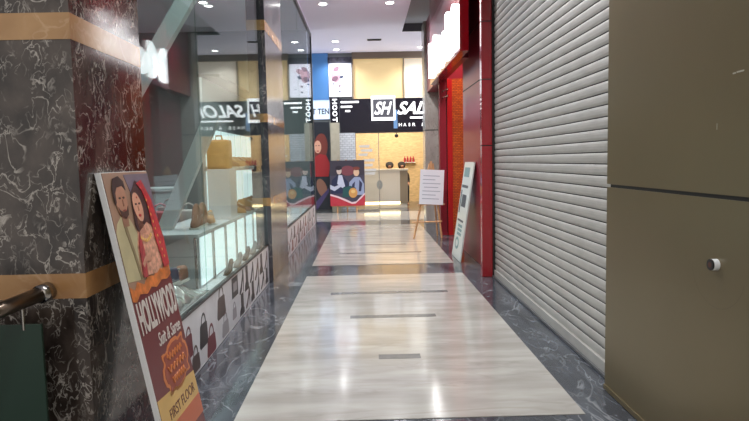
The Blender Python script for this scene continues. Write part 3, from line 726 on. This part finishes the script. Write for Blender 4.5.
for y in [6.2+.25*i for i in range(8)]:
    kd, mn, m = [('sneaker','tan',MT),('sneaker','tan',MT),('sneaker','brownlow',MB_)][k % 3]
    put(kd, mn, m, MW, (-1.44,y,1.405), PI, 'tan or brown shoe in the row on the top shelf of the shop window', 'shoes on the top shelf'); k += 1
for i, y in enumerate([5.35,5.75,6.15,6.55,6.95]):
    put('heel','grey' if i % 2 else 'black',MG if i % 2 else MK,MK,(-1.265,y,.452),PI*.5,'small heeled shoe on the window floor below the shelves','heeled shoes on the window floor')
for i, y in enumerate([6.5,7.0]):
    st = empty('boot_stand', (-1.46,y,.905)); 
    bpy.data.objects.remove(st)
# draped silver cloth with shoes at the near end of the window
bm = bmesh.new(); nx, ny = 18, 30; vv = []
for i in range(nx+1):
    row = []
    for j in range(ny+1):
        x = -1.72+.46*i/nx; y = 3.5+1.15*j/ny
        e_ = math.sin(math.pi*i/nx)**.6*math.sin(math.pi*j/ny)**.5
        zz = .452+e_*(.10+.05*math.sin(11*x+7*y)+.03*math.sin(31*y-17*x)+.02*random.random())
        row.append(bm.verts.new((x, y, max(zz,.452))))
    vv.append(row)
for i in range(nx):
    for j in range(ny): bm.faces.new((vv[i][j], vv[i+1][j], vv[i+1][j+1], vv[i][j+1]))
cl = tag(obj('silver_cloth', bm, mat('silver_satin', srgb(190,188,184), .25, .65), smooth=True), 'crumpled silver cloth draped on the window floor by the near pillar', 'cloth')
sd = cl.modifiers.new('solid', 'SOLIDIFY'); sd.thickness = .006; sd.offset = -1
t = put('sneaker','navy',MN,MW,(-1.42,4.12,.60),PI*.4,'navy shoe lying on the crumpled silver cloth')
t = put('sneaker','navy',MN,MW,(-1.45,3.95,.60),PI*.6,'second navy shoe on the silver cloth, nearer the pillar')
t = put('sneaker','brownlow',MB_,MW,(-1.4,4.32,.58),PI*.45,'brown shoe at the far edge of the crumpled silver cloth')

# table with handbags further in
tb = empty('display_table', (-1.98,6.1,0)); tag(tb, 'black topped display table standing inside the shoe shop', 'table')
obj('tabletop', B((-.3,.22,-.4,.4,.80,.84), bev=.005), M_black, tb)
for sx in (-.26,.18):
    for sy in (-.36,.36): obj('leg', B((sx-.015,sx+.015,sy-.015,sy+.015,.012,.80)), M_steel, tb)
def handbag(x, y, z, w, m, label, rz=0):
    b = empty('handbag', (x, y, z), rz); tag(b, label, 'handbag')
    obj('bag_body', B((-w/2,w/2,-.06,.06,0,w*.7), bev=.02), m, b, smooth=True)
    obj('handle', tube([(-w*.3,0,w*.68),(-w*.22,0,w*.95),(0,0,w*1.05),(w*.22,0,w*.95),(w*.3,0,w*.68)], .008, n=8), m, b, smooth=True)
    return b
handbag(-2.05,5.9,.84,.22,mat('bag_pink', srgb(178,96,104), .5),'pink handbag on the black display table')
handbag(-1.86,6.2,.84,.2,mat('bag_white', srgb(200,196,190), .5),'white handbag on the black display table')
handbag(-2.1,6.35,.84,.24,mat('bag_brown', srgb(96,66,48), .5),'brown handbag at the back of the black display table')
# counter-shaped box added in place of a pale panel reflected in the glass
ct = empty('reflected_panel_box', (-2.95,8.3,0)); tag(ct, 'pale grey box added inside the shoe shop in place of a reflection in the glass', 'counter')
obj('body', B((-.5,.35,-.3,.3,.012,1.1)), mat('reflected_panel_grey', srgb(150,166,166), .5), ct)
obj('worktop', B((-.53,.38,-.33,.33,1.1,1.14), bev=.004), mat('reflected_panel_top', srgb(170,184,184), .3), ct)
# diagonal steel stringers inside shop
def bar(name, a, b, w, label):
    a, b = Vector(a), Vector(b); d = (b-a).normalized(); n = Vector((0,1,0)); s = d.cross(n).normalized()
    bm = bmesh.new(); vs = []
    for p in (a, b):
        for u, v in ((-1,-1),(1,-1),(1,1),(-1,1)): vs.append(bm.verts.new(p+s*u*w/2+n*v*.04))
    for f in ((0,1,2,3),(7,6,5,4),(0,4,5,1),(1,5,6,2),(2,6,7,3),(3,7,4,0)): bm.faces.new([vs[i] for i in f])
    return tag(obj(name, bm, mat('stringer_steel', srgb(205,212,214), .4, .1)), label, 'beam')
bar('steel_beam', (-2.12,5.0,.02), (-1.26,5.0,1.86), .12, 'pale diagonal steel beam rising from the shop floor behind the glass')
bar('steel_beam', (-3.2,5.0,.02), (-1.3,5.0,3.02), .13, 'upper diagonal steel beam crossing the dark part of the shop window')

# ------------------------------------------------------------------ ceiling downlights
def downlight(x, y, z, power, label, group, lit=True):
    o = empty('ceiling_light', (x, y, z)); tag(o, label, 'ceiling light', group)
    obj('trim_ring', lathe([(.075,-.0),(.085,-.004),(.1,-.008),(.105,0)], n=24), M_white, o)
    obj('lamp', lathe([(.0,-.006),(.07,-.006),(.074,-.001)], n=24), M_glow, o)
    li = bpy.data.lights.new('bulb', 'SPOT'); li.energy = power; li.spot_size = 2.5; li.spot_blend = .6; li.shadow_soft_size = .07; li.color = (.97,.975,1)
    lo = bpy.data.objects.new('bulb', li); COL.objects.link(lo); lo.parent = o; lo.location = (0,0,-.03)
    return o
PW = 240
for x, y in ((-.75,11.75),(.55,11.75)): downlight(x, y, H, PW, 'round ceiling downlight over the far half of the corridor, %s of the pair' % ('left' if x < 0 else 'right'), 'corridor downlights')
for x in (-.75,.55):
    for y in (.2,4.2,8.0):
        downlight(x, y, H, PW if y > 3 else PW*.55, 'round ceiling downlight over the near half of the corridor, mirrored in floor or glass', 'corridor downlights nearby')
downlight(-.69,15.35,H,PW*.8,'round ceiling downlight before the blue panel, nearer of the two','')
downlight(-.72,16.45,H,PW*.5,'round ceiling downlight closest to the white vertical banner','')
downlight(1.58,16.3,H,PW*.6,'round ceiling downlight beside the grey column top','')
for o in COL.objects:
    if 'group' in o and o['group'] == '': del o['group']
for x, y in ((-3,5.2),(-3,8.2),(-4.6,6.5),(-3,11.5)):
    downlight(x, y, H, 230, 'round downlight in the shoe shop ceiling seen through the glass', 'shoe shop downlights')
v = empty('ceiling_vent', (.3,15.2,H)); tag(v, 'small dark rectangular vent in the far ceiling', 'vent')
obj('frame', B((-.18,.18,-.08,.08,-.012,0)), M_black, v); obj('slats', B(*[(-.16,.16,-.06+.03*i,-.05+.03*i,-.018,-.012) for i in range(5)]), M_groove, v)

# ------------------------------------------------------------------ bits on the olive wall
k = empty('door_stopper', (XR,2.43,.985)); tag(k, 'small white tube fitting with a dark end sticking out of the olive wall', 'wall fitting')
obj('tube', tube([(0,0,0),(-.024,.0,0)], .024, n=24), M_white, k, smooth=False)
obj('cap', tube([(-.024,0,0),(-.031,0,0)], .0235, n=24), M_black, k)
obj('core', tube([(-.031,0,0),(-.0315,0,0)], .012, n=16), mat('brown_core', srgb(84,50,40), .5), k)
bm = bmesh.new()
def arc(bm, cy, cz, R, a0, a1, w, n=28):
    pr = None
    for i in range(n+1):
        a = a0+(a1-a0)*i/n
        p0 = bm.verts.new((XR-.0006, cy+R*math.cos(a), cz+R*math.sin(a)*.95)); p1 = bm.verts.new((XR-.0006, cy+(R-w)*math.cos(a), cz+(R-w)*math.sin(a)*.95))
        if pr: bm.faces.new((pr[0], p0, p1, pr[1]))
        pr = (p0, p1)
arc(bm, 2.43, .98, .19, -.1, -2.9, .0018)
o = obj('scratch_arc', bm, mat('scratch', srgb(92,82,60), .5), gw)
o = obj('scratch', B((XR-.0008,XR,2.29,2.335,1.765,1.771), (XR-.0008,XR,2.34,2.36,1.763,1.769), (XR-.0008,XR,2.455,2.458,1.55,1.575)), mat('scratch_pale', srgb(170,166,150), .5), gw)

# ------------------------------------------------------------------ more light
def area(name, loc, rot, sx, sy, e, col):
    li = bpy.data.lights.new(name, 'AREA'); li.shape = 'RECTANGLE'; li.size = sx; li.size_y = sy; li.energy = e; li.color = col
    o = bpy.data.objects.new(name, li); COL.objects.link(o); o.location = loc; o.rotation_euler = rot; return o
area('salon_light', (.8,19.0,3.28), (0,0,0), 3, 2, 135, (1,.9,.74))
area('salon_light', (.6,17.5,3.25), (math.radians(-12),0,0), 2.4, .2, 60, (1,.88,.68))  # extra unseen strip, added to brighten the front of the counter
area('alcove_fill', (1.8,10.2,4.2), (0,0,0), .5, 1.4, 60, (1,.85,.7))  # unseen fill added to brighten the orange mosaic in the alcove
area('side_fill', (-5.7,15.5,2.0), (0,math.radians(-100),0), 3.6, 2.6, 95, (.93,.95,1))  # invented side fill at the cross corridor's end, lifts the far ceiling
area('side_fill', (5.7,15.3,2.0), (0,math.radians(100),0), 3.6, 2.4, 95, (.93,.95,1))  # same added fill from the opposite end
area('cross_corridor_light', (-5,15.5,4.4), (0,0,0), 3, 2, 160, (.95,.98,1))
area('cross_corridor_light', (4.2,15.5,4.4), (0,0,0), 2, 2, 160, (.95,.98,1))

w = bpy.data.worlds.new('world'); S.world = w; w.use_nodes = True
w.node_tree.nodes['Background'].inputs['Color'].default_value = (1,.95,.9,1); w.node_tree.nodes['Background'].inputs['Strength'].default_value = 1.0

# printing belongs to the sheet that carries it (thing > sheet > print)
SHEETS = ('board','poster_sheet','banner_sheet','signboard','fascia','sign_box')
for o in list(COL.objects):
    if o.name.split('.')[0] in SHEETS and o.parent and o.parent.type == 'EMPTY' and 'label' in o.parent:
        for ch in [q for q in COL.objects if q.parent == o.parent and q.name.split('.')[0] in
                   ('print','printed_line','headline','subtitle','caption','cartouche','cartouche_field','script_flourish','lettering','letters','letter','small_letter','white_stripe','blue_stripe','underline','logo_box','logo_field','logo_letters','top_band')]:
            ch.parent = o

# ------------------------------------------------------------------ camera
F = 590.0
cy_ = Vector(((365-374.5)/F, (210.5-161)/F, -1)).normalized(); rr = -.021
cz_ = Vector((rr, 1, (cy_.x*rr+cy_.y)/-cy_.z)).normalized(); cx_ = cy_.cross(cz_)
R = Matrix((cx_, cy_, cz_))            # rows: world axes seen in camera space = camera-to-world
cd = bpy.data.cameras.new('camera'); cam = bpy.data.objects.new('camera', cd); COL.objects.link(cam)
mw = R.to_4x4(); mw.translation = Vector((0,0,1.45)); cam.matrix_world = mw
cd.sensor_width = 36; cd.lens = 36*F/749; cd.clip_start = .05; cd.clip_end = 100
S.camera = cam
S.view_settings.view_transform = 'Standard'; S.view_settings.look = 'None'; S.view_settings.gamma = 1; S.view_settings.exposure = .1
try: S.view_settings.use_curve_mapping = False
except Exception: pass
S.cycles.use_denoising = True
S.cycles.max_bounces = 8; S.cycles.transparent_max_bounces = 12
